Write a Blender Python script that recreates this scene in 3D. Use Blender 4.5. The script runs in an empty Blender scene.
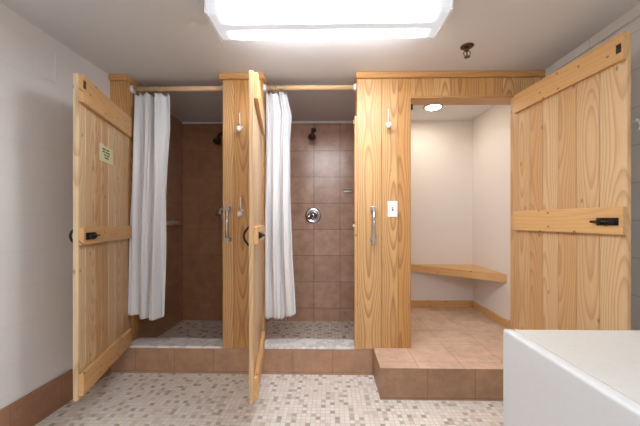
import bpy, bmesh, math, random
from mathutils import Vector, Matrix

random.seed(7)
scene = bpy.context.scene
col = scene.collection
PI = math.pi

# ------------------------------------------------------------------ colour / node helpers
def lin(c):
    return tuple(((v / 255.0) / 12.92 if v / 255.0 <= 0.04045 else ((v / 255.0 + 0.055) / 1.055) ** 2.4) for v in c) + (1.0,)

class NT:
    def __init__(s, name):
        s.m = bpy.data.materials.new(name); s.m.use_nodes = True
        s.t = s.m.node_tree; s.n = s.t.nodes; s.l = s.t.links
        s.b = s.n['Principled BSDF']
    def node(s, typ, **kw):
        n = s.n.new(typ)
        for k, v in kw.items():
            if k.startswith('i_'):
                n.inputs[k[2:].replace('_', ' ')].default_value = v
            else:
                setattr(n, k, v)
        return n
    def link(s, a, b): s.l.new(a, b)
    def math(s, op, a, b=None, c=None, clamp=False):
        n = s.n.new('ShaderNodeMath'); n.operation = op; n.use_clamp = clamp
        for i, v in enumerate((a, b, c)):
            if v is None: continue
            if isinstance(v, (int, float)): n.inputs[i].default_value = v
            else: s.l.new(v, n.inputs[i])
        return n.outputs[0]
    def mix(s, fac, a, b, mode='MIX'):
        n = s.n.new('ShaderNodeMix'); n.data_type = 'RGBA'; n.blend_type = mode
        for i, v in ((0, fac), (6, a), (7, b)):
            if isinstance(v, (int, float)): n.inputs[i].default_value = v
            elif isinstance(v, tuple): n.inputs[i].default_value = v
            else: s.l.new(v, n.inputs[i])
        return n.outputs[2]
    def comb(s, x, y, z=0.0):
        n = s.n.new('ShaderNodeCombineXYZ')
        for i, v in enumerate((x, y, z)):
            if isinstance(v, (int, float)): n.inputs[i].default_value = v
            else: s.l.new(v, n.inputs[i])
        return n.outputs[0]
    def noise(s, vec, scale, detail=3, rough=0.5, dim='3D'):
        n = s.n.new('ShaderNodeTexNoise'); n.noise_dimensions = dim
        n.inputs['Scale'].default_value = scale; n.inputs['Detail'].default_value = detail
        n.inputs['Roughness'].default_value = rough
        s.l.new(vec, n.inputs['Vector']); return n.outputs['Fac']
    def ramp(s, fac, stops, interp='LINEAR'):
        n = s.n.new('ShaderNodeValToRGB'); n.color_ramp.interpolation = interp
        e = n.color_ramp.elements
        while len(e) < len(stops): e.new(0.5)
        for el, (p, c) in zip(e, stops):
            el.position = p; el.color = c if len(c) == 4 else lin(c)
        s.l.new(fac, n.inputs[0]); return n.outputs[0]
    def world(s):
        g = s.n.new('ShaderNodeNewGeometry')
        x = s.n.new('ShaderNodeSeparateXYZ'); s.l.new(g.outputs['Position'], x.inputs[0])
        return x.outputs[0], x.outputs[1], x.outputs[2], g.outputs['Position']
    def bump(s, h, strength, dist):
        n = s.n.new('ShaderNodeBump'); n.inputs['Strength'].default_value = strength
        n.inputs['Distance'].default_value = dist
        s.l.new(h, n.inputs['Height']); s.l.new(n.outputs[0], s.b.inputs['Normal'])
    def set(s, **kw):
        for k, v in kw.items():
            s.b.inputs[k.replace('_', ' ')].default_value = v

def plain(name, rgb, rough=0.5, metal=0.0, **kw):
    t = NT(name); t.set(Base_Color=lin(rgb), Roughness=rough, Metallic=metal)
    for k, v in kw.items(): t.b.inputs[k.replace('_', ' ')].default_value = v
    g, = (t.world()[3],)
    n = t.noise(g, 45, 3)
    c = t.mix(t.math('MULTIPLY', n, 0.12), lin(rgb), lin(tuple(int(v * 0.8) for v in rgb)))
    t.link(c, t.b.inputs['Base Color'])
    return t.m

def paint(name, rgb, rough=0.45, block=None, bump=0.12, mortar=0.05):
    """painted wall; block = (axis 'x' or 'y', course height, block length, z offset) for painted masonry"""
    t = NT(name); x, y, z, pos = t.world()
    t.set(Roughness=rough)
    n1 = t.noise(pos, 1.4, 3); n2 = t.noise(pos, 160, 2)
    c = t.mix(t.math('MULTIPLY', n1, 0.22), lin(rgb), lin(tuple(int(v * 0.9) for v in rgb)))
    h = n2
    if block:
        ax = x if block[0] == 'x' else y
        br = t.node('ShaderNodeTexBrick'); br.offset = 0.5; br.squash = 1.0
        br.inputs['Scale'].default_value = 1.0; br.inputs['Mortar Size'].default_value = 0.004
        br.inputs['Mortar Smooth'].default_value = 0.7
        br.inputs['Brick Width'].default_value = block[2]; br.inputs['Row Height'].default_value = block[1]
        t.link(t.comb(ax, t.math('ADD', z, block[3])), br.inputs['Vector'])
        c = t.mix(t.math('MULTIPLY', br.outputs['Fac'], mortar), c, lin(tuple(int(v * 0.6) for v in rgb)))
        h = t.math('SUBTRACT', t.math('MULTIPLY', n2, 0.15), br.outputs['Fac'])
        t.link(c, t.b.inputs['Base Color']); t.bump(h, 0.16, 0.003)
    else:
        t.link(c, t.b.inputs['Base Color']); t.bump(h, bump, 0.002)
    return t.m

def tile(name, axes, w, ox, oy, rgb, rgb2, grout, rough=0.35, mortar=0.0022, bump=0.5):
    t = NT(name); X = dict(zip('xyz', t.world()[:3])); pos = t.world()[3]
    a = t.math('SUBTRACT', X[axes[0]], ox - 40 * w); b = t.math('SUBTRACT', X[axes[1]], oy - 40 * w)
    vec = t.comb(a, b)
    br = t.node('ShaderNodeTexBrick'); br.offset = 0.0; br.squash = 1.0
    for k, v in (('Scale', 1.0), ('Mortar Size', mortar), ('Mortar Smooth', 0.2), ('Brick Width', w), ('Row Height', w), ('Bias', 0.0)):
        br.inputs[k].default_value = v
    br.inputs['Color1'].default_value = lin(rgb); br.inputs['Color2'].default_value = lin(rgb2)
    t.link(vec, br.inputs['Vector'])
    n1 = t.noise(pos, 9, 5, 0.65); n2 = t.noise(pos, 55, 4, 0.7)
    body = t.mix(t.math('MULTIPLY', t.math('SUBTRACT', n1, 0.38, clamp=True), 2.4, clamp=True), br.outputs['Color'], lin(tuple(int(v * 0.8) for v in rgb)))
    body = t.mix(t.math('MULTIPLY', t.math('SUBTRACT', n2, 0.5, clamp=True), 1.2), body, lin(tuple(min(255, int(v * 1.15)) for v in rgb)))
    c = t.mix(br.outputs['Fac'], body, lin(grout))
    t.link(c, t.b.inputs['Base Color']); t.set(Roughness=rough)
    h = t.math('SUBTRACT', t.math('MULTIPLY', n1, 0.9), br.outputs['Fac'])
    t.bump(h, bump, 0.002)
    return t.m

def mosaic(name, cell, cols, darks, grout, rough=0.4):
    """small square floor tiles of several colours, some doubled into oblongs"""
    t = NT(name); x, y, z, pos = t.world()
    def cellnoise(a, b, seed):
        w = t.node('ShaderNodeTexWhiteNoise'); w.noise_dimensions = '3D'
        t.link(t.comb(t.math('FLOOR', a), t.math('FLOOR', b), seed), w.inputs['Vector'])
        return w.outputs['Value']
    u = t.math('DIVIDE', t.math('ADD', x, 20.0), cell); v = t.math('DIVIDE', t.math('ADD', y, 20.0), cell)
    r1 = cellnoise(u, v, 1.0)
    ca = t.ramp(r1, cols, 'CONSTANT')
    # one darker tile somewhere in every patch of 3 x 2 tiles
    bu, bv = t.math('DIVIDE', u, 3.0), t.math('DIVIDE', t.math('ADD', v, t.math('MODULO', t.math('FLOOR', t.math('DIVIDE', u, 3.0)), 2.0)), 2.0)
    pu = t.math('FLOOR', t.math('MULTIPLY', cellnoise(bu, bv, 5.0), 3.0))
    pv = t.math('FLOOR', t.math('MULTIPLY', cellnoise(bu, bv, 8.0), 2.0))
    du = t.math('SUBTRACT', t.math('FLOOR', t.math('MULTIPLY', t.math('FRACT', bu), 3.0)), pu)
    dv = t.math('SUBTRACT', t.math('FLOOR', t.math('MULTIPLY', t.math('FRACT', bv), 2.0)), pv)
    isd = t.math('LESS_THAN', t.math('ADD', t.math('ABSOLUTE', du), t.math('ABSOLUTE', dv)), 0.5)
    isd = t.math('MULTIPLY', isd, t.math('LESS_THAN', cellnoise(bu, bv, 11.0), 0.82))
    cd = t.ramp(cellnoise(bu, bv, 14.0), darks, 'CONSTANT')
    c = t.mix(isd, ca, cd)
    def edge(a, g):
        f = t.math('FRACT', a)
        return t.math('LESS_THAN', t.math('MINIMUM', f, t.math('SUBTRACT', 1.0, f)), g)
    g = t.math('MAXIMUM', edge(u, 0.05), edge(v, 0.05))
    n = t.noise(pos, 30, 3)
    c = t.mix(t.math('MULTIPLY', n, 0.15), c, lin((160, 148, 135)))
    t.link(t.mix(g, c, lin(grout)), t.b.inputs['Base Color'])
    t.set(Roughness=rough); t.bump(t.math('SUBTRACT', 1.0, g), 0.3, 0.001)
    return t.m

def wood(name, light, mid, dark, ring=0.013, strength=0.75, knots=0.5, rough=0.42, kscale=(4.2, 2.2), ksize=0.42):
    """pine: growth rings cut by the board face; uv = metres across and along the board"""
    t = NT(name)
    uv = t.node('ShaderNodeUVMap'); uv.uv_map = 'grain'
    s = t.node('ShaderNodeSeparateXYZ'); t.link(uv.outputs[0], s.inputs[0])
    u, v = s.outputs[0], s.outputs[1]
    at = t.node('ShaderNodeAttribute'); at.attribute_name = 'board'; at.attribute_type = 'GEOMETRY'
    sc = t.node('ShaderNodeSeparateColor'); t.link(at.outputs['Color'], sc.inputs[0])
    rnd, rnd2, rnd3 = sc.outputs
    wob = t.noise(t.comb(t.math('MULTIPLY', u, 6), t.math('MULTIPLY', v, 1.6), t.math('MULTIPLY', rnd, 31)), 1.0, 2)
    dn = t.noise(t.comb(t.math('MULTIPLY', rnd, 50), t.math('MULTIPLY', v, 0.75)), 1.0, 1)
    d = t.math('MULTIPLY', dn, 0.17)
    uu = t.math('ADD', u, t.math('MULTIPLY', t.math('SUBTRACT', rnd2, 0.5), 0.13))
    uu = t.math('ADD', uu, t.math('MULTIPLY', t.math('SUBTRACT', wob, 0.5), 0.03))
    r = t.math('SQRT', t.math('ADD', t.math('MULTIPLY', uu, uu), t.math('MULTIPLY', d, d)))
    fr = t.math('FRACT', t.math('DIVIDE', r, ring))
    band = t.ramp(fr, [(0.0, (0, 0, 0, 1)), (0.45, (0.1, 0.1, 0.1, 1)), (0.88, (1, 1, 1, 1)), (1.0, (0, 0, 0, 1))])
    fine = t.noise(t.comb(t.math('MULTIPLY', u, 260), t.math('MULTIPLY', v, 5), rnd), 1.0, 3, 0.6)
    base = t.mix(rnd3, lin(light), lin(mid))
    c = t.mix(t.math('MULTIPLY', band, strength), base, lin(dark))
    c = t.mix(t.math('MULTIPLY', t.math('SUBTRACT', fine, 0.45, clamp=True), 1.1, clamp=True), c, lin(dark))
    vo = t.node('ShaderNodeTexVoronoi'); vo.inputs['Scale'].default_value = 1.0; vo.voronoi_dimensions = '2D'
    t.link(t.comb(t.math('ADD', t.math('MULTIPLY', u, kscale[0]), t.math('MULTIPLY', rnd2, 19)), t.math('MULTIPLY', v, kscale[1])), vo.inputs['Vector'])
    kn = t.ramp(vo.outputs['Distance'], [(0.0, (1, 1, 1, 1)), (0.05 * ksize, (0.85, 0.85, 0.85, 1)), (0.085 * ksize, (0, 0, 0, 1))])
    c = t.mix(t.math('MULTIPLY', kn, knots), c, lin((96, 54, 26)))
    t.link(c, t.b.inputs['Base Color']); t.set(Roughness=rough)
    t.bump(t.math('SUBTRACT', 0.0, band), 0.08, 0.001)
    return t.m

# ------------------------------------------------------------------ materials
WOOD_PIER = wood('pine_panelling', (218, 178, 122), (200, 150, 90), (140, 84, 38), ring=0.0095, strength=0.62, knots=0.15)
WOOD_DOOR = wood('pine_door_boards', (224, 198, 156), (204, 162, 112), (168, 118, 70), ring=0.0105, strength=0.5, knots=0.6)
WOOD_RAIL = wood('pine_rails', (222, 180, 124), (214, 168, 110), (190, 138, 80), ring=0.02, strength=0.3, knots=0.85, kscale=(9, 6), ksize=0.75)
WOOD_CAP = wood('pine_moulding', (204, 156, 98), (194, 144, 88), (156, 102, 54), ring=0.016, strength=0.4, knots=0.4)
PAINT_L = paint('white_painted_block_wall', (230, 228, 226), 0.4, ('y', 0.204, 0.41, -0.012 + 2.04))
PAINT_R = paint('grey_painted_block_wall', (222, 219, 215), 0.4, ('y', 0.204, 0.41, 2.04 + 0.02), mortar=0.4)
PAINT_B = paint('cream_painted_wall', (236, 230, 224), 0.6)
PAINT_REAR = paint('white_painted_wall', (215, 212, 208), 0.6)
CEIL = paint('ceiling_paint', (224, 224, 224), 0.75, bump=0.5)
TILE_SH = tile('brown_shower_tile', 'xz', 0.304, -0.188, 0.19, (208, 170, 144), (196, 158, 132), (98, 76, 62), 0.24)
TILE_SH_SHADED = tile('shaded_shower_tile', 'xz', 0.304, -1.532, 0.19, (180, 134, 98), (172, 126, 92), (146, 106, 78), 0.3)  # same shower tile; the first stall's shade is put into a darker, browner colour
TILE_SHS = tile('brown_shower_side_tile', 'yz', 0.304, 0.10, 0.19, (190, 144, 110), (180, 136, 104), (140, 104, 80), 0.3)  # follows the shaded stall tile, its shade carried in this brown too
TILE_CURB = tile('brown_curb_tile', 'xz', 0.311, -0.292, 0.33, (190, 150, 120), (182, 142, 112), (142, 108, 86), 0.4)
TILE_BASE = tile('brown_base_tile', 'yz', 0.311, -0.44, 0.33, (172, 128, 98), (160, 118, 88), (128, 94, 72), 0.4)
TILE_PLF = tile('brown_platform_front_tile', 'xz', 0.316, 0.338, 0.33, (172, 134, 104), (164, 126, 98), (124, 94, 74), 0.4)
TILE_PLS = tile('brown_platform_side_tile', 'yz', 0.316, -0.313, 0.33, (172, 134, 104), (164, 126, 98), (124, 94, 74), 0.4)
TILE_PLT = tile('lit_platform_top_tile', 'xy', 0.305, 0.902, 0.08, (226, 196, 170), (220, 188, 162), (170, 136, 112), 0.4)  # same tile as the front; light from above painted in as a paler colour
FLOOR = mosaic('small_square_mosaic', 0.0295,
               [(0.0, (242, 237, 228)), (0.3, (246, 242, 235)), (0.55, (238, 231, 220)), (0.88, (224, 214, 201))],
               [(0.0, (192, 183, 172)), (0.5, (204, 194, 181)), (0.8, (178, 167, 154))], (210, 203, 193))
PAN = mosaic('shower_floor_mosaic', 0.036,
             [(0.0, (222, 212, 198)), (0.3, (212, 200, 184)), (0.5, (228, 220, 208))],
             [(0.0, (158, 140, 122)), (0.5, (180, 162, 144))], (186, 172, 156))

t = NT('white_marble'); g = t.world()[3]
n = t.noise(g, 5, 6, 0.65); vein = t.ramp(n, [(0.44, (238, 237, 234)), (0.5, (206, 206, 202)), (0.55, (238, 237, 234))])
t.link(vein, t.b.inputs['Base Color']); t.set(Roughness=0.25); MARBLE = t.m

t = NT('white_curtain_cloth'); g = t.world()[3]
n = t.noise(g, 220, 2); t.link(t.mix(t.math('MULTIPLY', n, 0.15), lin((240, 240, 240)), lin((215, 216, 220))), t.b.inputs['Base Color'])
t.set(Roughness=0.75); t.b.inputs['Sheen Weight'].default_value = 0.2
tr = t.n.new('ShaderNodeBsdfTranslucent'); tr.inputs[0].default_value = lin((235, 235, 236))
mx = t.n.new('ShaderNodeMixShader'); mx.inputs[0].default_value = 0.22
t.link(t.b.outputs[0], mx.inputs[1]); t.link(tr.outputs[0], mx.inputs[2]); t.link(mx.outputs[0], t.n['Material Output'].inputs[0]); CLOTH = t.m

CHROME = plain('chrome', (205, 205, 208), 0.16, 1.0)
BRONZE = plain('dark_bronze', (92, 72, 56), 0.35, 0.8)
NICKEL = plain('brushed_nickel', (190, 184, 172), 0.28, 0.9)
IRON = plain('black_iron', (26, 24, 24), 0.45, 0.3)
PORC = plain('white_porcelain', (238, 236, 230), 0.15)
PLASTIC = plain('white_plastic', (240, 240, 240), 0.35)
BEIGE = plain('beige_plastic', (232, 218, 200), 0.4)
PAPER = plain('pale_yellow_paper', (222, 222, 176), 0.7)
INK = plain('black_ink', (56, 60, 44), 0.7)
DOWEL = plain('tan_rod', (214, 178, 132), 0.4)
PANELW = plain('white_counter_panel', (214, 216, 215), 0.42)
LAMW = plain('laminate_joint', (84, 78, 68), 0.5)
t = NT('speckled_cream_laminate'); g = t.world()[3]
n = t.noise(g, 90, 4, 0.7); n2 = t.noise(g, 6, 3)
c = t.mix(n2, lin((206, 205, 198)), lin((196, 194, 185))); c = t.mix(t.math('MULTIPLY', t.math('SUBTRACT', n, 0.5, clamp=True), 1.2), c, lin((180, 170, 150)))
t.link(c, t.b.inputs['Base Color']); t.set(Roughness=0.4); LAM = t.m
DARKHOLE = plain('dark_recess', (60, 42, 28), 0.8)

def emit(name, rgb, strength):
    t = NT(name); t.set(Base_Color=lin((150, 150, 146)), Roughness=0.5)
    t.b.inputs['Emission Color'].default_value = lin(rgb); t.b.inputs['Emission Strength'].default_value = strength
    return t
LAMP_K = 7.6
t = emit('lit_fluorescent_diffuser', (243, 246, 255), LAMP_K)
# two tubes lie behind the ribbed lens: brighter along them, dimmer between and past their ends
tc = t.node('ShaderNodeTexCoord'); s = t.node('ShaderNodeSeparateXYZ'); t.link(tc.outputs['Object'], s.inputs[0])
ay = t.math('ABSOLUTE', s.outputs[1]); ax = t.math('ABSOLUTE', s.outputs[0])
inner = t.math('MULTIPLY', t.math('MAXIMUM', t.math('SUBTRACT', 0.062, ay), 0.0), 25.0)
outer = t.math('MULTIPLY', t.math('MAXIMUM', t.math('SUBTRACT', ay, 0.062), 0.0), 14.5)
tube = t.math('SUBTRACT', 1.0, t.math('POWER', t.math('ADD', inner, outer), 2.5), clamp=True)
endf = t.math('DIVIDE', t.math('SUBTRACT', 0.592, ax), 0.11, clamp=True)
k = t.math('ADD', t.math('MULTIPLY', t.math('MULTIPLY', tube, 2.2), t.math('POWER', endf, 4.0)), 0.03)
t.link(t.math('MULTIPLY', k, LAMP_K), t.b.inputs['Emission Strength'])
LAMP = t.m
DOWNL = emit('lit_downlight_lens', (255, 243, 226), 36.0).m

# ------------------------------------------------------------------ geometry helpers
def new_bm():
    bm = bmesh.new()
    bm.loops.layers.uv.new('grain'); bm.loops.layers.float_color.new('board')
    return bm

def link(name, bm, m, parent=None, smooth=False):
    me = bpy.data.meshes.new(name); bm.to_mesh(me); bm.free()
    o = bpy.data.objects.new(name, me); col.objects.link(o)
    if m: me.materials.append(m)
    if smooth:
        for p in me.polygons: p.use_smooth = True
    if parent: o.parent = parent
    return o

def board(bm, p0, p1, along='z', bev=0.003, seg=1, rnd=None):
    """box p0..p1 with grain running along the given axis"""
    r = rnd or (random.random(), random.random(), random.random())
    lo = [min(a, b) for a, b in zip(p0, p1)]; hi = [max(a, b) for a, b in zip(p0, p1)]
    ce = [(a + b) / 2 for a, b in zip(lo, hi)]; sz = [b - a for a, b in zip(lo, hi)]
    b2 = bmesh.new(); bmesh.ops.create_cube(b2, size=1.0)
    for v in b2.verts: v.co = Vector((ce[0] + v.co.x * sz[0], ce[1] + v.co.y * sz[1], ce[2] + v.co.z * sz[2]))
    if bev:
        bmesh.ops.bevel(b2, geom=b2.edges[:], offset=min(bev, min(sz) * 0.45), segments=seg, affect='EDGES', profile=0.5)
    ai = 'xyz'.index(along); oth = [i for i in range(3) if i != ai]
    uvl = bm.loops.layers.uv['grain']; cl = bm.loops.layers.float_color['board']
    vm = {v: bm.verts.new(v.co) for v in b2.verts}
    for f in b2.faces:
        nf = bm.faces.new([vm[v] for v in f.verts])
        for lp in nf.loops:
            c = lp.vert.co
            lp[uvl].uv = ((c[oth[0]] - ce[oth[0]]) + (c[oth[1]] - ce[oth[1]]), c[ai] - lo[ai] + r[0] * 13)
            lp[cl] = (r[0], r[1], r[2], 1.0)
    b2.free()

def boards(bm, edges, y0, y1, z0, z1, axis='x', along='z', gap=0.0008, bev=0.003):
    """a run of boards side by side; edges = seam positions on the axis"""
    for a, b in zip(edges[:-1], edges[1:]):
        if axis == 'x': board(bm, (a + gap, y0, z0), (b - gap, y1, z1), along, bev)
        else: board(bm, (y0, a + gap, z0), (y1, b - gap, z1), along, bev)

def box(bm, p0, p1, bev=0.0, seg=2): board(bm, p0, p1, 'z', bev, seg)

def cyl(bm, a, b, r0, r1=None, n=20, caps=True):
    r1 = r0 if r1 is None else r1
    a, b = Vector(a), Vector(b); ax = (b - a).normalized()
    s = ax.orthogonal().normalized(); q = ax.cross(s)
    A = [bm.verts.new(a + (s * math.cos(2 * PI * i / n) + q * math.sin(2 * PI * i / n)) * r0) for i in range(n)]
    B = [bm.verts.new(b + (s * math.cos(2 * PI * i / n) + q * math.sin(2 * PI * i / n)) * r1) for i in range(n)]
    for i in range(n): bm.faces.new((A[i], A[(i + 1) % n], B[(i + 1) % n], B[i]))
    if caps: bm.faces.new(A[::-1]); bm.faces.new(B)

def lathe(bm, o, axis, prof, n=28):
    """prof = [(radius, distance along axis)]"""
    o = Vector(o); ax = Vector(axis).normalized(); s = ax.orthogonal().normalized(); q = ax.cross(s)
    rings = []
    for r, d in prof:
        if r < 1e-6: rings.append([bm.verts.new(o + ax * d)])
        else: rings.append([bm.verts.new(o + ax * d + (s * math.cos(2 * PI * i / n) + q * math.sin(2 * PI * i / n)) * r) for i in range(n)])
    for R, S in zip(rings[:-1], rings[1:]):
        for i in range(n):
            j = (i + 1) % n
            if len(R) == 1 and len(S) == 1: continue
            if len(R) == 1: bm.faces.new((R[0], S[j], S[i]))
            elif len(S) == 1: bm.faces.new((R[i], R[j], S[0]))
            else: bm.faces.new((R[i], R[j], S[j], S[i]))

def tube(bm, pts, r, n=12, close=False):
    pts = [Vector(p) for p in pts]; k = len(pts); rings = []
    up = None
    for i, p in enumerate(pts):
        a = pts[i - 1] if (i or close) else p; b = pts[(i + 1) % k] if (i < k - 1 or close) else p
        t_ = (b - a).normalized()
        if up is None: up = t_.orthogonal().normalized()
        s = (up - t_ * up.dot(t_)).normalized(); up = s; q = t_.cross(s)
        rr = r[i] if isinstance(r, (list, tuple)) else r
        rings.append([bm.verts.new(p + (s * math.cos(2 * PI * j / n) + q * math.sin(2 * PI * j / n)) * rr) for j in range(n)])
    m = k if close else k - 1
    for i in range(m):
        R, S = rings[i], rings[(i + 1) % k]
        for j in range(n): bm.faces.new((R[j], R[(j + 1) % n], S[(j + 1) % n], S[j]))
    if not close: bm.faces.new(rings[0][::-1]); bm.faces.new(rings[-1])

def fixn(bm):
    bmesh.ops.recalc_face_normals(bm, faces=bm.faces[:]); return bm

def empty(name, loc, rz=0.0):
    o = bpy.data.objects.new(name, None); col.objects.link(o)
    o.location = loc; o.rotation_euler = (0, 0, rz); o.empty_display_size = 0.05
    return o

def tag(o, label, cat, group=None, kind=None):
    o['label'] = label; o['category'] = cat
    if group: o['group'] = group
    if kind: o['kind'] = kind
    return o

def struct(o, label, cat, group=None): return tag(o, label, cat, group, 'structure')

def copy_tree(o, parent=None):
    c = o.copy(); col.objects.link(c)
    if parent: c.parent = parent
    for ch in list(o.children): copy_tree(ch, c)
    return c

def simple_box(name, p0, p1, m, label, cat, bev=0.0, kind='structure'):
    bm = new_bm(); box(bm, p0, p1, bev); o = link(name, bm, m)
    return tag(o, label, cat, kind=kind)

# ------------------------------------------------------------------ dimensions (metres); here and below, mostly worked out offline from image pixels
XL, XR = -1.742, 1.655          # side walls
YB, YR = 1.14, -4.1             # tiled back wall behind the showers, wall behind the viewer
ZC = 2.355                      # ceiling
ZS = 0.205                      # curb / platform height
TH = 0.15                       # thickness of the timber front
CAPZ0 = 2.307

# ------------------------------------------------------------------ room shell
simple_box('floor', (XL - .12, YR - .1, -0.1), (XR + .12, 0.16, 0.0), FLOOR, 'pale speckled floor of small square mosaic tiles with scattered darker tiles', 'floor')
simple_box('ceiling', (XL - .12, YR - .1, ZC), (XR + .12, YB + .1, ZC + .1), CEIL, 'plain off-white painted ceiling running over room, showers and bench room', 'ceiling')
simple_box('wall_left', (XL - .1, YR, 0.0), (XL, YB, ZC), PAINT_L, 'white painted block wall beside the first open timber door', 'wall')
simple_box('wall_right', (XR, YR, 0.0), (XR + .1, YB + .1, ZC), PAINT_R, 'grey-white painted block wall behind the widest timber door', 'wall')
simple_box('wall_behind', (XL - .1, YR - .1, 0.0), (XR + .1, YR, ZC), PAINT_REAR, 'plain white wall closing the room opposite the showers', 'wall')
# raised line of an old patch in the paint, high on the left wall
bm = new_bm(); box(bm, (XL, -0.473, 2.07), (XL + .004, -0.466, 2.26), 0.001); box(bm, (XL, -0.56, 2.07), (XL + .004, -0.466, 2.077), 0.001)
struct(link('trim_1', bm, PAINT_L), 'thin painted-over ridge high on the white block wall', 'trim')
bm = new_bm(); box(bm, (XR - .014, -3.9, 2.293), (XR, -0.02, ZC), 0.002)
struct(link('trim_2', bm, PAINT_R), 'painted strip between ceiling and grey-white block wall', 'trim')
bm = new_bm(); box(bm, (XL, YR, 0), (XL + .012, -0.002, 0.203), 0.002)
struct(link('baseboard_left', bm, TILE_BASE), 'brown tile baseboard along the white block wall', 'baseboard')
bm = new_bm(); box(bm, (XR - .012, -1.0, 0), (XR, -0.315, 0.203), 0.002)
struct(link('baseboard_right', bm, TILE_BASE), 'brown tile baseboard along the grey-white block wall', 'baseboard')

# showers: tiled walls, pans
def tri_mat_box(name, p0, p1, mats, pick, label, cat):
    bm = new_bm(); box(bm, p0, p1); o = link(name, bm, mats[0])
    for m in mats[1:]: o.data.materials.append(m)
    for p in o.data.polygons: p.material_index = pick(p.normal)
    return tag(o, label, cat, kind='structure')
simple_box('wall_back_shower_dark', (XL, YB, 0), (-0.775, YB + .1, ZC), TILE_SH_SHADED, 'brown tiled back wall of the first, darker shower stall', 'wall')
simple_box('wall_back_shower', (-0.775, YB, 0), (0.41, YB + .1, ZC), TILE_SH, 'brown tiled back wall of the second shower stall, with valve and shower head', 'wall')
simple_box('wall_back', (0.41, YB, 0), (XR, YB + .1, ZC), PAINT_B, 'cream painted back wall above the wooden corner bench', 'wall')
simple_box('wall_shower_side', (XL, TH, 0), (XL + .018, YB, ZC), TILE_SHS, 'brown tiled side wall of the dark shower stall, with grab bar', 'wall')
pk = lambda n: 0 if abs(n.x) > abs(n.y) else 1
tri_mat_box('wall_partition', (-0.832, TH, 0), (-0.717, YB, ZC), [TILE_SHS, TILE_SH], pk, 'brown tiled dividing wall between the two shower stalls', 'wall')
simple_box('wall_stall_side', (0.34, TH, 0), (0.41, YB, ZC), TILE_SHS, 'brown tiled side wall shared by the second shower stall and the bench room', 'wall')
simple_box('wall_bench_room_left', (0.41, TH, 0.0), (0.47, YB, ZC), PAINT_B, 'cream painted side wall of the bench room behind the timber front', 'wall')
simple_box('wall_bench_room_right', (1.64, 0.0, 0.212), (XR, YB, ZC), PAINT_B, 'cream painted side wall at the open end of the bench room', 'wall')
simple_box('floor_shower_dark', (XL, .16, -0.1), (-0.775, YB, 0.04), PAN, 'mottled mosaic floor of the first, darker shower stall', 'floor')
simple_box('floor_shower', (-0.775, .16, -0.1), (0.34, YB, 0.04), PAN, 'mottled mosaic floor of the second, brighter shower stall', 'floor')
bm = new_bm(); box(bm, (XL + .018, YB - .012, 2.336), (-0.832, YB, ZC), 0.002)
struct(link('trim_3', bm, CEIL), 'thin white strip under the ceiling in the first shower stall', 'trim')
bm = new_bm(); box(bm, (-0.717, YB - .012, 2.336), (0.34, YB, ZC), 0.002)
struct(link('trim_4', bm, CEIL), 'thin white strip under the ceiling in the second shower stall', 'trim')

# curb
simple_box('wall_curb', (XL, 0.0, 0), (0.338, TH + .01, 0.199), TILE_CURB, 'low brown tiled curb running under both shower openings', 'curb', 0.002)
for x0, x1, lb in ((-1.612, -0.844, 'veined marble sill across the first, darker shower opening'), (-0.533, 0.192, 'bright white marble sill across the second shower opening')):
    bm = new_bm(); box(bm, (x0, -0.006, 0.199), (x1, TH + .014, 0.217), 0.004, 2)
    struct(link('trim_sill', bm, MARBLE), lb, 'sill')

# platform + bench-room floor
def pkp(n): return 0 if n.z > .5 else (1 if abs(n.y) > abs(n.x) else 2)
tri_mat_box('floor_platform', (0.338, -0.318, 0), (XR, 0.0, 0.212), [TILE_PLT, TILE_PLF, TILE_PLS], pkp, 'raised brown tiled step, its top coloured paler as if lit, below the bench room', 'platform')
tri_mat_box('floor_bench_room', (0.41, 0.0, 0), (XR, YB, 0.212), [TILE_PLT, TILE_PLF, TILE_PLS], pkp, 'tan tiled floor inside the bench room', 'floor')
bm = new_bm(); board(bm, (0.47, YB - .018, 0.212), (1.64, YB, 0.287), 'x', 0.003)
struct(link('baseboard_back', bm, WOOD_RAIL), 'pine baseboard under the bench on the cream back wall', 'baseboard')
bm = new_bm(); board(bm, (1.622, TH, 0.212), (1.64, YB - .018, 0.287), 'y', 0.003)
struct(link('baseboard_bench_side', bm, WOOD_RAIL), 'pine baseboard along the cream side wall beside the bench', 'baseboard')

# ------------------------------------------------------------------ timber front
def cap(bm, segs):
    """moulding of two stepped strips; segs = list of (p0, p1, along)"""
    for p0, p1, al in segs: board(bm, p0, p1, al, 0.006)
def pier(name, xs, left_side, right_side, label, zb=0.2, zt=CAPZ0, capx=None):
    root = empty(name, ((xs[0] + xs[-1]) / 2, TH / 2, zb)); o = -Vector(root.location)
    def L(bm):
        bmesh.ops.translate(bm, verts=bm.verts, vec=o); return bm
    bm = new_bm(); boards(bm, xs, 0.0, 0.02, zb, zt)
    link('front_boards', L(bm), WOOD_PIER, root)
    bm = new_bm()
    if left_side: boards(bm, [0.021, 0.085, TH], xs[0], xs[0] + .018, zb, ZC, 'y')
    if right_side: boards(bm, [0.021, 0.085, TH], xs[-1] - .018, xs[-1], zb, ZC, 'y')
    link('side_boards', L(bm), WOOD_PIER, root)
    return root, L
root, L = pier('wall_front_left', [-1.742, -1.66, -1.612], False, True, 'x')
bm = new_bm(); cap(bm, [((XL, -.02, CAPZ0), (-1.598, .018, ZC), 'x'), ((-1.612, .018, CAPZ0), (-1.598, TH, ZC), 'y')])
link('cap_moulding', L(bm), WOOD_CAP, root)
struct(root, 'narrow pine-boarded pier between white block wall and first shower curtain', 'wall')

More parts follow.
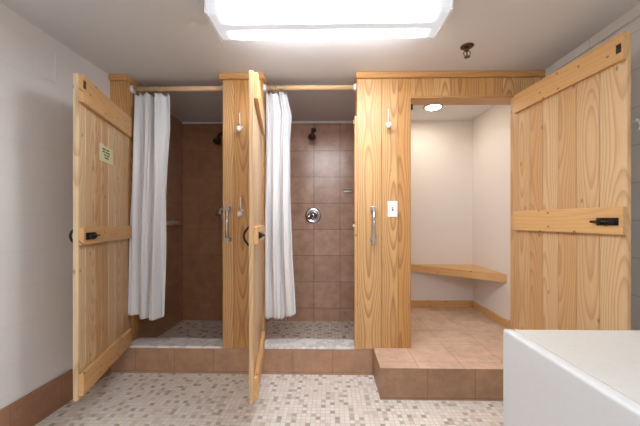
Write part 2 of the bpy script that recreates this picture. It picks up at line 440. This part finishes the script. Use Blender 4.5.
root, L = pier('wall_front_middle', [-0.844, -0.753, -0.622, -0.533], True, True, 'x')
bm = new_bm(); cap(bm, [((-0.868, -.02, CAPZ0), (-0.515, .018, ZC), 'x'), ((-0.532, .018, CAPZ0), (-0.515, TH, ZC), 'y'), ((-0.868, .018, CAPZ0), (-0.845, TH, ZC), 'y')])
link('cap_moulding', L(bm), WOOD_CAP, root)
struct(root, 'pine-boarded pier with two white hooks between the shower openings', 'wall')

root, L = pier('wall_front_right', [0.21, 0.401, 0.528, 0.628], True, True, 'x')
bm = new_bm(); boards(bm, [0.628, 0.663, 0.798, 0.933, 1.063, 1.204, 1.334, 1.47, 1.655], 0.0, 0.02, 2.171, CAPZ0)
link('header_boards', L(bm), WOOD_PIER, root)
bm = new_bm(); board(bm, (0.628, 0.0, 2.153), (1.655, TH, 2.171), 'x', 0.003); link('lintel', L(bm), WOOD_CAP, root)
bm = new_bm(); board(bm, (0.2, -.02, CAPZ0), (XR, .018, ZC), 'x', 0.006); board(bm, (0.2, .018, CAPZ0), (0.212, TH, ZC), 'y', 0.004)
link('cap_moulding', L(bm), WOOD_CAP, root)
bm = new_bm(); board(bm, (0.628, 0.13, 2.171), (XR, TH, ZC), 'x', 0.002); link('header_back_board', L(bm), WOOD_CAP, root)
bm = new_bm(); board(bm, (0.192, 0.0, 0.2), (0.2095, .06, 2.02), 'z', 0.003); link('door_stop', L(bm), WOOD_RAIL, root)
bm = new_bm(); board(bm, (1.405, 0.0, 0.212), (1.64, .02, 2.153), 'z', 0.003); link('jamb_board', L(bm), WOOD_PIER, root)
bm = new_bm(); box(bm, (0.6285, 0.006, 2.07), (0.645, 0.03, 2.11), 0.002); link('catch', L(bm), IRON, root)
bm = new_bm(); box(bm, (0.18, 0.005, 1.955), (0.1915, 0.028, 1.99), 0.002); link('catch', L(bm), BRONZE, root)
bm = new_bm(); box(bm, (0.178, 0.008, 1.155), (0.1915, 0.02, 1.172), 0.002); link('catch', L(bm), PLASTIC, root)
struct(root, 'wide pine-boarded pier with light switch and the header over the bench room opening', 'wall')

# ------------------------------------------------------------------ doors (local x: hinge to free edge, local y: thickness)
def make_door(name, hinge, near, z0, z1, s, rails, seams, label, latch, catch, handle_z):
    dx, dy = near[0] - hinge[0], near[1] - hinge[1]; W = math.hypot(dx, dy)
    root = empty(name, (hinge[0], hinge[1], z0), math.atan2(dy, dx))
    H = z1 - z0; T = 0.026
    bm = new_bm()
    boards(bm, seams + [W], -s * T, 0.0, 0, H, gap=0.0012, bev=0.003)
    link('board_panel', bm, WOOD_DOOR, root)
    RT = 0.024
    for nm, a, b, x0, x1 in rails:
        bm = new_bm(); board(bm, (x0, 0.0, a - z0), (x1, s * RT, b - z0), 'x', 0.004, 2)
        r = link(nm, bm, WOOD_RAIL, root)
    # sliding latch on the middle rail
    la, lz = latch
    bm = new_bm(); box(bm, (la - .11, s * RT, lz - .02 - z0), (la, s * (RT + .006), lz + .02 - z0), 0.002)
    box(bm, (la - .10, s * (RT + .006), lz - .013 - z0), (la - .075, s * (RT + .018), lz + .013 - z0), 0.003)
    box(bm, (la - .035, s * (RT + .006), lz - .013 - z0), (la - .01, s * (RT + .018), lz + .013 - z0), 0.003)
    lt = link('latch', bm, IRON, root, False); lt['label'] = 'black latch'
    bm = new_bm(); cyl(bm, (la - .135, s * (RT + .012), lz - z0), (la - .004, s * (RT + .012), lz - z0), .006)
    tube(bm, [(la - .055, s * (RT + .012), lz - z0), (la - .055, s * (RT + .024), lz - z0)], .004)
    lathe(bm, (la - .055, s * (RT + .022), lz - z0), (0, s, 0), [(0, 0), (.006, .002), (.008, .006), (.005, .01), (0, .012)], 14)
    link('bolt', fixn(bm), IRON, lt, True)
    if catch:
        bm = new_bm(); box(bm, (catch[0] - .024, s * RT, catch[1] - .022 - z0), (catch[0], s * (RT + .003), catch[1] + .022 - z0), 0.001)
        c = link('catch', bm, DARKHOLE, root); c['label'] = 'dark metal catch plate'
    # bowed pull on the outer face
    hz = handle_z - z0; hx = W - .045; y0 = -s * T
    pts = [(hx, y0 + .002 * s, hz - .052)] + [(hx, y0 - s * (.004 + .028 * math.sin(PI * i / 12)), hz - .052 + .104 * i / 12) for i in range(13)] + [(hx, y0 + .002 * s, hz + .052)]
    bm = new_bm(); tube(bm, pts, .006)
    box(bm, (hx - .012, y0 - s * .004, hz - .075), (hx + .012, y0, hz - .048), 0.002); box(bm, (hx - .012, y0 - s * .004, hz + .048), (hx + .012, y0, hz + .075), 0.002)
    h = link('handle', bm, IRON, root); h['label'] = 'black bowed pull'
    # hinges on the hinge edge
    for k, z in enumerate((0.18, H - 0.2)):
        bm = new_bm(); cyl(bm, (0.0, s * .002, z - .025), (0.0, s * .002, z + .025), .003, n=10)
        link('hinge', bm, NICKEL, root)
    struct(root, label, 'door')
    return root, W

d1, W1 = make_door('door_1', (-1.59, -0.006), (-1.391, -.71), .204, 2.017, 1,
          [('top_rail', 1.862, 2.012, .0, .727), ('middle_rail', 1.066, 1.162, .0, .727), ('bottom_rail', .228, .352, .0, .727)],
          [0.0, .115, .235, .355, .455, .539, .652], 'open pine door with a yellow paper notice, beside the white block wall', (.705, 1.114), (.73, 1.96), 1.115)
d2, W2 = make_door('door_2', (-.533, -0.006), (-.417, -.71), .197, 2.022, 1,
          [('top_rail', 1.872, 2.018, .0, .705), ('middle_rail', 1.07, 1.168, .0, .705), ('bottom_rail', .215, .34, .0, .705)],
          [0.0, .12, .24, .36, .48, .6], 'open pine door seen edge-on between the two shower openings', (.685, 1.118), None, 1.115)
d3, W3 = make_door('door_3', (1.384, -0.006), (1.467, -.830), .235, 2.137, -1,
          [('top_rail', 2.0, 2.134, .07, .83), ('middle_rail', 1.132, 1.272, .07, .83), ('bottom_rail', .26, .40, .07, .83)],
          [0.0, .085, .198, .312, .429, .553, .69], 'widest pine door standing open beside the bench room', (.81, 1.197), (.822, 2.06), 1.2)

# notice on the first door
nroot = empty('notice', (0, 0, 0)); nroot.location = d1.location; nroot.rotation_euler = d1.rotation_euler
nroot.location.z = 0
bm = new_bm()
n_ = 8
uv0, uv1, nz0, nz1 = .285, .483, 1.588, 1.69
vs = [[bm.verts.new((uv0 + (uv1 - uv0) * i / n_, .0012 + .003 * math.sin(PI * i / n_) * (j == 1), nz0 + (nz1 - nz0) * j)) for i in range(n_ + 1)] for j in (0, 1)]
for i in range(n_): bm.faces.new((vs[0][i], vs[0][i + 1], vs[1][i + 1], vs[1][i]))
ob = link('paper', bm, PAPER, nroot); md = ob.modifiers.new('s', 'SOLIDIFY'); md.thickness = .0006
bm = new_bm()
for r, words in enumerate(([(.0, .05), (.058, .10)], [(.0, .035), (.045, .11)], [(.022, .05), (.058, .1)], [(.03, .09)])):
    zc = nz1 - .022 - r * .018
    for a, b in words: box(bm, (uv1 - .032 - b, .0045, zc - .004), (uv1 - .032 - a, .0052, zc + .004))
link('lettering', bm, INK, nroot)
bm = new_bm(); box(bm, (uv1 - .045, .001, nz1 - .004), (uv1 - .005, .006, nz1 + .007), .001); link('tape', bm, BEIGE, nroot)
tag(nroot, 'small pale yellow paper notice with dark lettering stuck on pine door', 'notice')

# ------------------------------------------------------------------ curtain rods and curtains
def rod(x0, x1, label):
    root = empty('curtain_rod', ((x0 + x1) / 2, .075, 2.273)); h = (x1 - x0) / 2
    bm = new_bm(); cyl(bm, (-h + .004, 0, 0), (h - .004, 0, 0), .02, n=24); link('pole', bm, DOWEL, root, True)
    for s in (-1, 1):
        bm = new_bm(); lathe(bm, (s * h, 0, 0), (-s, 0, 0), [(0, 0), (.03, 0), (.03, .006), (.027, .01), (.026, .022), (.021, .022)]); link('end_socket', fixn(bm), PLASTIC, root)
    tag(root, label, 'curtain rod', 'wooden curtain rods in the shower openings'); return root
rod(-1.612, -0.844, 'tan wooden curtain rod across the first, darker shower opening')
rod(-0.533, 0.21, 'tan wooden curtain rod across the second shower opening')

def interp(tab, z):
    for (a, va), (b, vb) in zip(tab[:-1], tab[1:]):
        if a >= z >= b:
            k = (a - z) / (a - b) if a != b else 0
            return va + (vb - va) * k
    return tab[-1][1] if z < tab[-1][0] else tab[0][1]

def curtain(name, left, right, hem, folds, seed, label, top=2.236, fwd=0.0, depth=1.0):
    rg = random.Random(seed); NU, NV = 260, 90
    ph = [rg.uniform(0, 6.28) for _ in range(8)]
    xm = (interp(left, 1.4) + interp(right, 1.4)) / 2
    root = empty(name, (xm, .075, hem[0][1]))
    bm = new_bm(); grid = []
    for j in range(NV + 1):
        row = []
        for i in range(NU + 1):
            u = i / NU; hz = 0
            for (a, za), (b, zb) in zip(hem[:-1], hem[1:]):
                if a <= u <= b: hz = za + (zb - za) * (u - a) / (b - a)
            tpz = top + (.012 * math.cos(2 * PI * u * folds * 1.0) - .006)
            z = tpz + (hz - tpz) * j / NV
            w = (top - z) / (top - hem[0][1])
            xl, xr = interp(left, z), interp(right, z)
            uu = u + .022 * math.sin(2 * PI * u * 2 + ph[0] + w * 1.4) + .012 * math.sin(2 * PI * u * 5 + ph[1] - w)
            uu = (uu - .0) ; uu = min(1, max(0, uu))
            amp = .030 + .010 * math.sin(2 * PI * u * 1.5 + ph[2]) - .014 * (1 - min(1, w * 6))
            pl = folds * .62
            fold = math.sin(2 * PI * pl * (u + .05 * math.sin(w * 2.6 + ph[4])) + ph[3]) + .38 * math.sin(2 * PI * pl * 1.71 * u + ph[7] + .8 * w)
            f2 = (math.sin(2 * PI * folds * 1.6 * u + ph[5]) * math.exp(-w * 5) * .9 + .16 * math.sin(2 * PI * folds * 2.1 * u + ph[1] + 3 * w))
            y = .075 + depth * amp * (fold + f2) + .006 * math.sin(w * 9 + u * 14 + ph[6]) + .004 * math.sin(u * 60 + w * 5)
            x = xl + (xr - xl) * uu + .005 * math.cos(2 * PI * pl * u + ph[3]) * (0.3 + w * .7)
            row.append(bm.verts.new((x - xm, y - .075 - fwd * min(1, w * 1.3), z - hem[0][1])))
        grid.append(row)
    for j in range(NV):
        for i in range(NU): bm.faces.new((grid[j][i], grid[j][i + 1], grid[j + 1][i + 1], grid[j + 1][i]))
    tw = .003
    o = link('cloth', bm, CLOTH, root, True); md = o.modifiers.new('s', 'SOLIDIFY'); md.thickness = .0015
    n = folds if folds > 5 else 6
    for k in range(n):
        u = (k + .5) / n; x = interp(left, 2.22) + (interp(right, 2.22) - interp(left, 2.22)) * u - xm
        bm = new_bm(); pts = [(.003 * math.sin(a * 2), .0255 * math.cos(a), .0255 * math.sin(a) * 1.15 - .003) for a in [2 * PI * i / 24 for i in range(24)]]
        pts = [(x + p[0], p[1], p[2] + 2.273 - hem[0][1]) for p in pts]; tube(bm, pts, .003, 8, True)
        tube(bm, [(x, .0, 2.273 - .0315 - hem[0][1]), (x, .001, 2.225 - hem[0][1])], .003, 8)
        link('curtain_ring', fixn(bm), NICKEL, root, True)
    tag(root, label, 'curtain', 'white shower curtains'); return root
curtain('shower_curtain', [(2.26, -1.598), (2.0, -1.6), (1.2, -1.595), (.42, -1.592)], [(2.26, -1.335), (2.22, -1.305), (1.95, -1.295), (1.4, -1.315), (.9, -1.305), (.42, -1.31)],
        [(0, .455), (.2, .45), (.24, .425), (.8, .42), (1, .45)], 5, 3, 'white shower curtain gathered beside the pine pier in the first, darker opening', fwd=.05)
curtain('shower_curtain', [(2.26, -.520), (1.2, -.522), (.4, -.524)], [(2.26, -.36), (2.2, -.345), (2.06, -.312), (1.85, -.325), (1.4, -.322), (.9, -.306), (.44, -.276)],
        [(0, .425), (.15, .412), (.55, .408), (.75, .43), (1, .455)], 4, 8, 'bright white shower curtain hanging behind the door seen edge-on', depth=.7)

# ------------------------------------------------------------------ fittings
def hook(name, x, ztop, zball, label):
    root = empty(name, (x, 0, zball + .03)); b = zball; o = root.location.z
    bm = new_bm(); lathe(bm, (0, 0, 0), (0, -1, 0), [(0, 0), (.012, 0), (.012, .003), (.006, .006), (0, .006)], 16)
    tube(bm, [(0, -.003, 0), (0, -.02, .004), (0, -.034, .03), (-.001, -.036, ztop - o - .01), (-.002, -.03, ztop - o)], [.0045, .0045, .004, .0035, .0045], 10)
    tube(bm, [(0, -.004, -.004), (0, -.018, -.035), (0, -.032, -.045), (0, -.044, -.03)], .004, 10)
    link('prong', fixn(bm), PORC, root, True)
    bm = new_bm(); lathe(bm, (0, -.046, b - o - .02), (0, -.35, 1), [(0, 0), (.014, .003), (.0205, .014), (.021, .026), (.015, .04), (.006, .046), (0, .047)], 20)
    link('knob', fixn(bm), PORC, root, True)
    tag(root, label, 'hook', 'white coat hooks on the pine piers'); return root
h0 = hook('coat_hook', -0.697, 2.035, 1.905, 'upper white coat hook on the pier between the showers')
h1 = copy_tree(h0); h1.location.x = -0.69; h1.location.z -= .653; h1['label'] = 'lower white coat hook on the pier between the showers'
h2 = copy_tree(h0); h2.location.x = .448; h2.location.z += .022; h2['label'] = 'white coat hook above the light switch on the wide pine pier'

def grab(x, label, s):
    root = empty('grab_rail', (x, 0, 1.17))
    bm = new_bm(); tube(bm, [(s * 0, -.056, -.135), (0, -.056, .135)], .0125, 14); link('bar', fixn(bm), CHROME, root, True)
    for sz in (-1, 1):
        bm = new_bm(); box(bm, (-.022, -.005, sz * .122 - .024), (.022, 0, sz * .122 + .024), .002)
        box(bm, (-.017, -.068, sz * .122 - .018), (.017, -.004, sz * .122 + .018), .004)
        m = link('mount', bm, NICKEL, root)
        bm = new_bm(); cyl(bm, (.012, -.0075, sz * .122 + .014), (.012, -.004, sz * .122 + .014), .004, n=10); link('screw', bm, CHROME, m)
    tag(root, label, 'grab handle', 'vertical metal grab handles on the pine piers'); return root
g1 = grab(.334, 'vertical metal grab handle beside the light switch', 1)
g2 = copy_tree(g1); g2.location.x = -.789; g2.location.z = 1.177; g2['label'] = 'vertical metal grab handle beside the lower white hook'

root = empty('light_switch', (.485, 0, 1.293))
bm = new_bm(); box(bm, (-.038, -.006, -.062), (.038, 0, .062), .003); link('switch_plate', bm, PLASTIC, root)
bm = new_bm(); box(bm, (-.006, -.0068, -.013), (.006, -.0055, .013)); link('slot', bm, DARKHOLE, root)
bm = new_bm(); box(bm, (-.004, -.017, -.002), (.004, -.006, .009), .001); link('toggle', bm, BEIGE, root)
tag(root, 'white light switch plate on the wide pine pier', 'light switch')

# shower fittings
def valve(x, z, mat, label):
    root = empty('shower_valve', (x, YB, z))
    bm = new_bm(); lathe(bm, (0, 0, 0), (0, -1, 0), [(0, 0), (.093, 0), (.093, .006), (.085, .014), (.062, .017), (.058, .012), (.045, .012), (.04, .03), (0, .03)], 40)
    link('escutcheon', fixn(bm), mat, root, True)
    bm = new_bm(); lathe(bm, (0, -.028, 0), (0, -1, 0), [(0, 0), (.036, 0), (.034, .03), (.022, .042), (0, .044)], 24)
    link('hub', fixn(bm), mat, root, True)
    bm = new_bm(); tube(bm, [(0, -.055, 0), (-.035, -.07, -.008), (-.085, -.085, -.024)], [.02, .018, .014], 12)
    link('lever', fixn(bm), mat, root, True)
    tag(root, label, 'shower valve', 'round shower valves'); return root
valve(-.197, 1.262, CHROME, 'round chrome shower valve on the brown tiles of the second stall')
v = valve(-1.22, 1.293, NICKEL, 'shower valve half hidden behind the pier in the first, darker stall')
def head(x, z, label):
    root = empty('shower_sprayer', (x, YB, z))
    bm = new_bm(); lathe(bm, (0, 0, 0), (0, -1, 0), [(0, 0), (.03, 0), (.028, .008), (.012, .014), (0, .014)], 20); link('flange', fixn(bm), BRONZE, root, True)
    bm = new_bm(); tube(bm, [(0, 0, 0), (0, -.07, -.004), (-.002, -.12, -.03), (-.004, -.15, -.065)], .011, 12); link('arm', fixn(bm), BRONZE, root, True)
    bm = new_bm(); lathe(bm, (-.004, -.145, -.06), (-.05, -.45, -.9), [(0, 0), (.016, .004), (.018, .02), (.014, .03), (.03, .05), (.044, .07), (.044, .088), (.036, .093), (0, .093)], 24)
    link('spray_head', fixn(bm), BRONZE, root, True)
    tag(root, label, 'shower head', 'dark shower heads'); return root
head(-.19, 2.255, 'dark bronze shower head above the chrome valve')
head(-1.245, 2.215, 'dark shower head half hidden behind the pier in the first stall')
root = empty('soap_dish', (.2, YB, 1.56))
bm = new_bm()
pts = []
for i in range(17):
    a = PI * i / 16; pts.append((.05 * math.cos(a), -.05 * math.sin(a), 0))
tube(bm, pts, .008, 10); link('rim', fixn(bm), NICKEL, root, True)
bm = new_bm(); box(bm, (-.048, -.04, -.03), (.048, 0, -.02), .004); box(bm, (-.048, -.046, -.03), (.048, -.038, -.012), .003); link('tray', bm, PORC, root)
tag(root, 'small ceramic soap dish on the brown tiles beside the wide pine pier', 'soap dish')
XW = XL + .018
root = empty('grab_bar', (XW, .7, 1.178))
bm = new_bm(); cyl(bm, (.045, -.4, 0), (.045, .31, 0), .021, n=20); lathe(bm, (.045, .31, 0), (0, 1, 0), [(0.021, 0), (.014, .006), (0, .01)], 20); link('bar', fixn(bm), BEIGE, root, True)
for y in (-.3, .2):
    bm = new_bm(); lathe(bm, (0, y, 0), (1, 0, 0), [(0, 0), (.034, 0), (.032, .01), (.02, .02), (.02, .066), (0, .068)], 20); link('mount', fixn(bm), BEIGE, root, True)
tag(root, 'beige horizontal grab bar on the tiles behind the first curtain', 'grab bar')

# robe hook ring on the grey-white wall behind the wide door
root = empty('ring_hook', (XR, -.69, 1.72))
bm = new_bm(); lathe(bm, (0, 0, .02), (-1, 0, 0), [(0, 0), (.012, 0), (.01, .006), (0, .014)], 18); link('base_plate', fixn(bm), PORC, root, True)
bm = new_bm(); tube(bm, [(-.012 - .0 , .028 * math.cos(a), -.01 + .028 * math.sin(a)) for a in [2 * PI * i / 24 for i in range(24)]], .004, 8, True); link('ring', fixn(bm), PORC, root, True)
tag(root, 'small pale ring hook on the block wall beyond the widest door', 'hook')

# bench
bx0, yb = .9, YB
root = empty('corner_bench', (1.3, .95, .627))
o = Vector(root.location)
def prism(bm, poly, z0, z1, shrink=0):
    lo = [bm.verts.new(Vector((x, y, z0)) - o) for x, y in poly]; hi = [bm.verts.new(Vector((x, y, z1)) - o) for x, y in poly]
    n = len(poly); fs = [bm.faces.new(lo[::-1]), bm.faces.new(hi)] + [bm.faces.new((lo[i], lo[(i + 1) % n], hi[(i + 1) % n], hi[i])) for i in range(n)]
    r = [(random.random(),) * 3 for _ in range(1)][0]
    uvl = bm.loops.layers.uv['grain']; cl = bm.loops.layers.float_color['board']
    d = (Vector((1.64, .47)) - Vector((.9, 1.14))).normalized(); nn = Vector((-d.y, d.x))
    for f in fs:
        for lp in f.loops:
            c = lp.vert.co + o; p = Vector((c.x - .9, c.y - 1.14))
            lp[uvl].uv = (p.dot(nn) + (c.z - z0), p.dot(d) + r[0] * 9); lp[cl] = (r[0], r[1], r[2], 1)
bm = new_bm()
A, B, Cn = Vector((.9, 1.139)), Vector((1.639, .475)), Vector((1.639, 1.139))
def lerp(p, q, k): return (p.x + (q.x - p.x) * k, p.y + (q.y - p.y) * k)
ks = [0, .33, .66, 1.0]
for a, b in zip(ks[:-1], ks[1:]):
    p = [lerp(A, Cn, a + .004), lerp(B, Cn, a + .004), lerp(B, Cn, b - .004), lerp(A, Cn, b - .004)] if b < 1 else [lerp(A, Cn, a + .004), lerp(B, Cn, a + .004), (Cn.x, Cn.y)]
    prism(bm, p, .682, .702)
link('seat', fixn(bm), WOOD_RAIL, root)
bm = new_bm(); d = (B - A).normalized(); n = Vector((d.y, -d.x)) * .02
prism(bm, [(A.x, A.y), (A.x - n.x * 0 + .024, A.y), (B.x, B.y + .024), (B.x, B.y)], .627, .6815); link('apron', fixn(bm), WOOD_RAIL, root)
tag(root, 'triangular pine corner bench against the cream walls', 'bench')

# ceiling things
root = empty('ceiling_light', (-.011, -.735, 2.24))
FW, FD = .61, .118
bm = new_bm()
prof = [(-FD, .115), (-FD, .012), (-FD + .012, 0), (FD - .012, 0), (FD, .012), (FD, .115)]
secs = []
for x in (-FW + .006, FW - .006):
    secs.append([bm.verts.new((x, y, z)) for y, z in prof])
for i in range(len(prof) - 1): bm.faces.new((secs[0][i], secs[0][i + 1], secs[1][i + 1], secs[1][i]))
bm.faces.new(secs[0]); bm.faces.new(secs[1][::-1])
link('diffuser', fixn(bm), LAMP, root)
for s in (-1, 1):
    bm = new_bm(); box(bm, (s * FW - .006, -FD - .003, -.003), (s * FW + .006, FD + .003, .115), .002); link('end_cap', bm, PLASTIC, root)
tag(root, 'long lit fluorescent ceiling light with white ribbed cover', 'ceiling light')

def wrap_copy(loc, label):
    c = copy_tree(FIX); c.location = loc; c['label'] = label; return c
FIX = root
root = empty('downlight', (1.04, .705, ZC))
bm = new_bm(); lathe(bm, (0, 0, 0), (0, 0, -1), [(0, 0), (.1, 0), (.1, .008), (.082, .016), (.074, .012)], 36); link('trim_ring', fixn(bm), NICKEL, root, True)
bm = new_bm(); lathe(bm, (0, 0, 0), (0, 0, -1), [(.074, .006), (.072, .014), (.04, .02), (0, .021)], 32); link('lens', fixn(bm), DOWNL, root, True)
tag(root, 'round lit downlight on the bench room ceiling', 'ceiling light')

root = empty('fire_sprinkler', (.905, -.34, ZC))
bm = new_bm(); lathe(bm, (0, 0, 0), (0, 0, -1), [(0, 0), (.042, 0), (.043, .004), (.03, .012), (.014, .014), (0, .014)], 24); link('escutcheon', fixn(bm), BRONZE, root, True)
bm = new_bm(); cyl(bm, (0, 0, -.012), (0, 0, -.034), .012, n=12); cyl(bm, (0, 0, -.034), (0, 0, -.066), .004, n=8)
for s in (-1, 1): tube(bm, [(s * .01, 0, -.03), (s * .022, 0, -.042), (s * .02, 0, -.058), (s * .004, 0, -.07)], .003, 8)
link('frame', fixn(bm), BRONZE, root, True)
bm = new_bm(); cyl(bm, (0, 0, -.068), (0, 0, -.072), .016, .02, n=16); link('deflector', bm, BRONZE, root)
tag(root, 'small metal fire sprinkler head on the ceiling', 'sprinkler')

# ------------------------------------------------------------------ counter in the corner
root = empty('counter', (1.1, -2.1, 0))
o = Vector(root.location)
def Lc(bm): bmesh.ops.translate(bm, verts=bm.verts, vec=-o); return bm
bm = new_bm(); box(bm, (.558, -2.75, 0), (.5935, -1.357, .852), .008, 4); link('side_panel', Lc(bm), PANELW, root, True)
bm = new_bm(); box(bm, (.5945, -2.75, .815), (XR - .001, -1.36, .85), .002); link('countertop', Lc(bm), LAM, root)
bm = new_bm(); box(bm, (.592, -2.74, .81), (.5945, -1.362, .845)); link('joint_strip', Lc(bm), LAMW, root)
bm = new_bm(); box(bm, (.592, -1.385, .0), (XR - .001, -1.362, .815), .002); link('end_panel', Lc(bm), PANELW, root)
tag(root, 'white counter with rounded edge and speckled cream laminate top', 'counter')

# ------------------------------------------------------------------ added fill light behind the viewer, copied from the fluorescent
FILL_FIX = wrap_copy((-.011, -3.1, 2.24), 'added unseen fill light, a copy of the fluorescent fixture')
FILL_LAMP = emit('lit_fluorescent_diffuser_bright', (243, 246, 255), LAMP_K * 1.25).m  # stronger emission, added to brighten the stalls from out of view
for ch in FILL_FIX.children:
    if ch.name.startswith('diffuser'):
        ch.data = ch.data.copy(); ch.data.materials[0] = FILL_LAMP

# ------------------------------------------------------------------ world, camera, view
w = bpy.data.worlds.new('World'); scene.world = w; w.use_nodes = True
w.node_tree.nodes['Background'].inputs[0].default_value = (0, 0, 0, 1)
cam = bpy.data.cameras.new('camera'); co = bpy.data.objects.new('camera', cam); col.objects.link(co)
co.location = (0, -2.34, 1.2); co.rotation_euler = (PI / 2, 0, math.radians(1.1))
cam.lens = 36 * 300 / 640; cam.sensor_width = 36; cam.sensor_fit = 'HORIZONTAL'
cam.shift_x = -4.24 / 640; cam.shift_y = 8 / 640; cam.clip_start = .02
scene.camera = co
scene.view_settings.view_transform = 'Standard'; scene.view_settings.look = 'None'
scene.view_settings.gamma = 1; scene.view_settings.use_curve_mapping = False
scene.view_settings.exposure = 1.4
scene.cycles.use_denoising = True
scene.cycles.max_bounces = 10; scene.cycles.diffuse_bounces = 6
scene.cycles.sample_clamp_indirect = 6
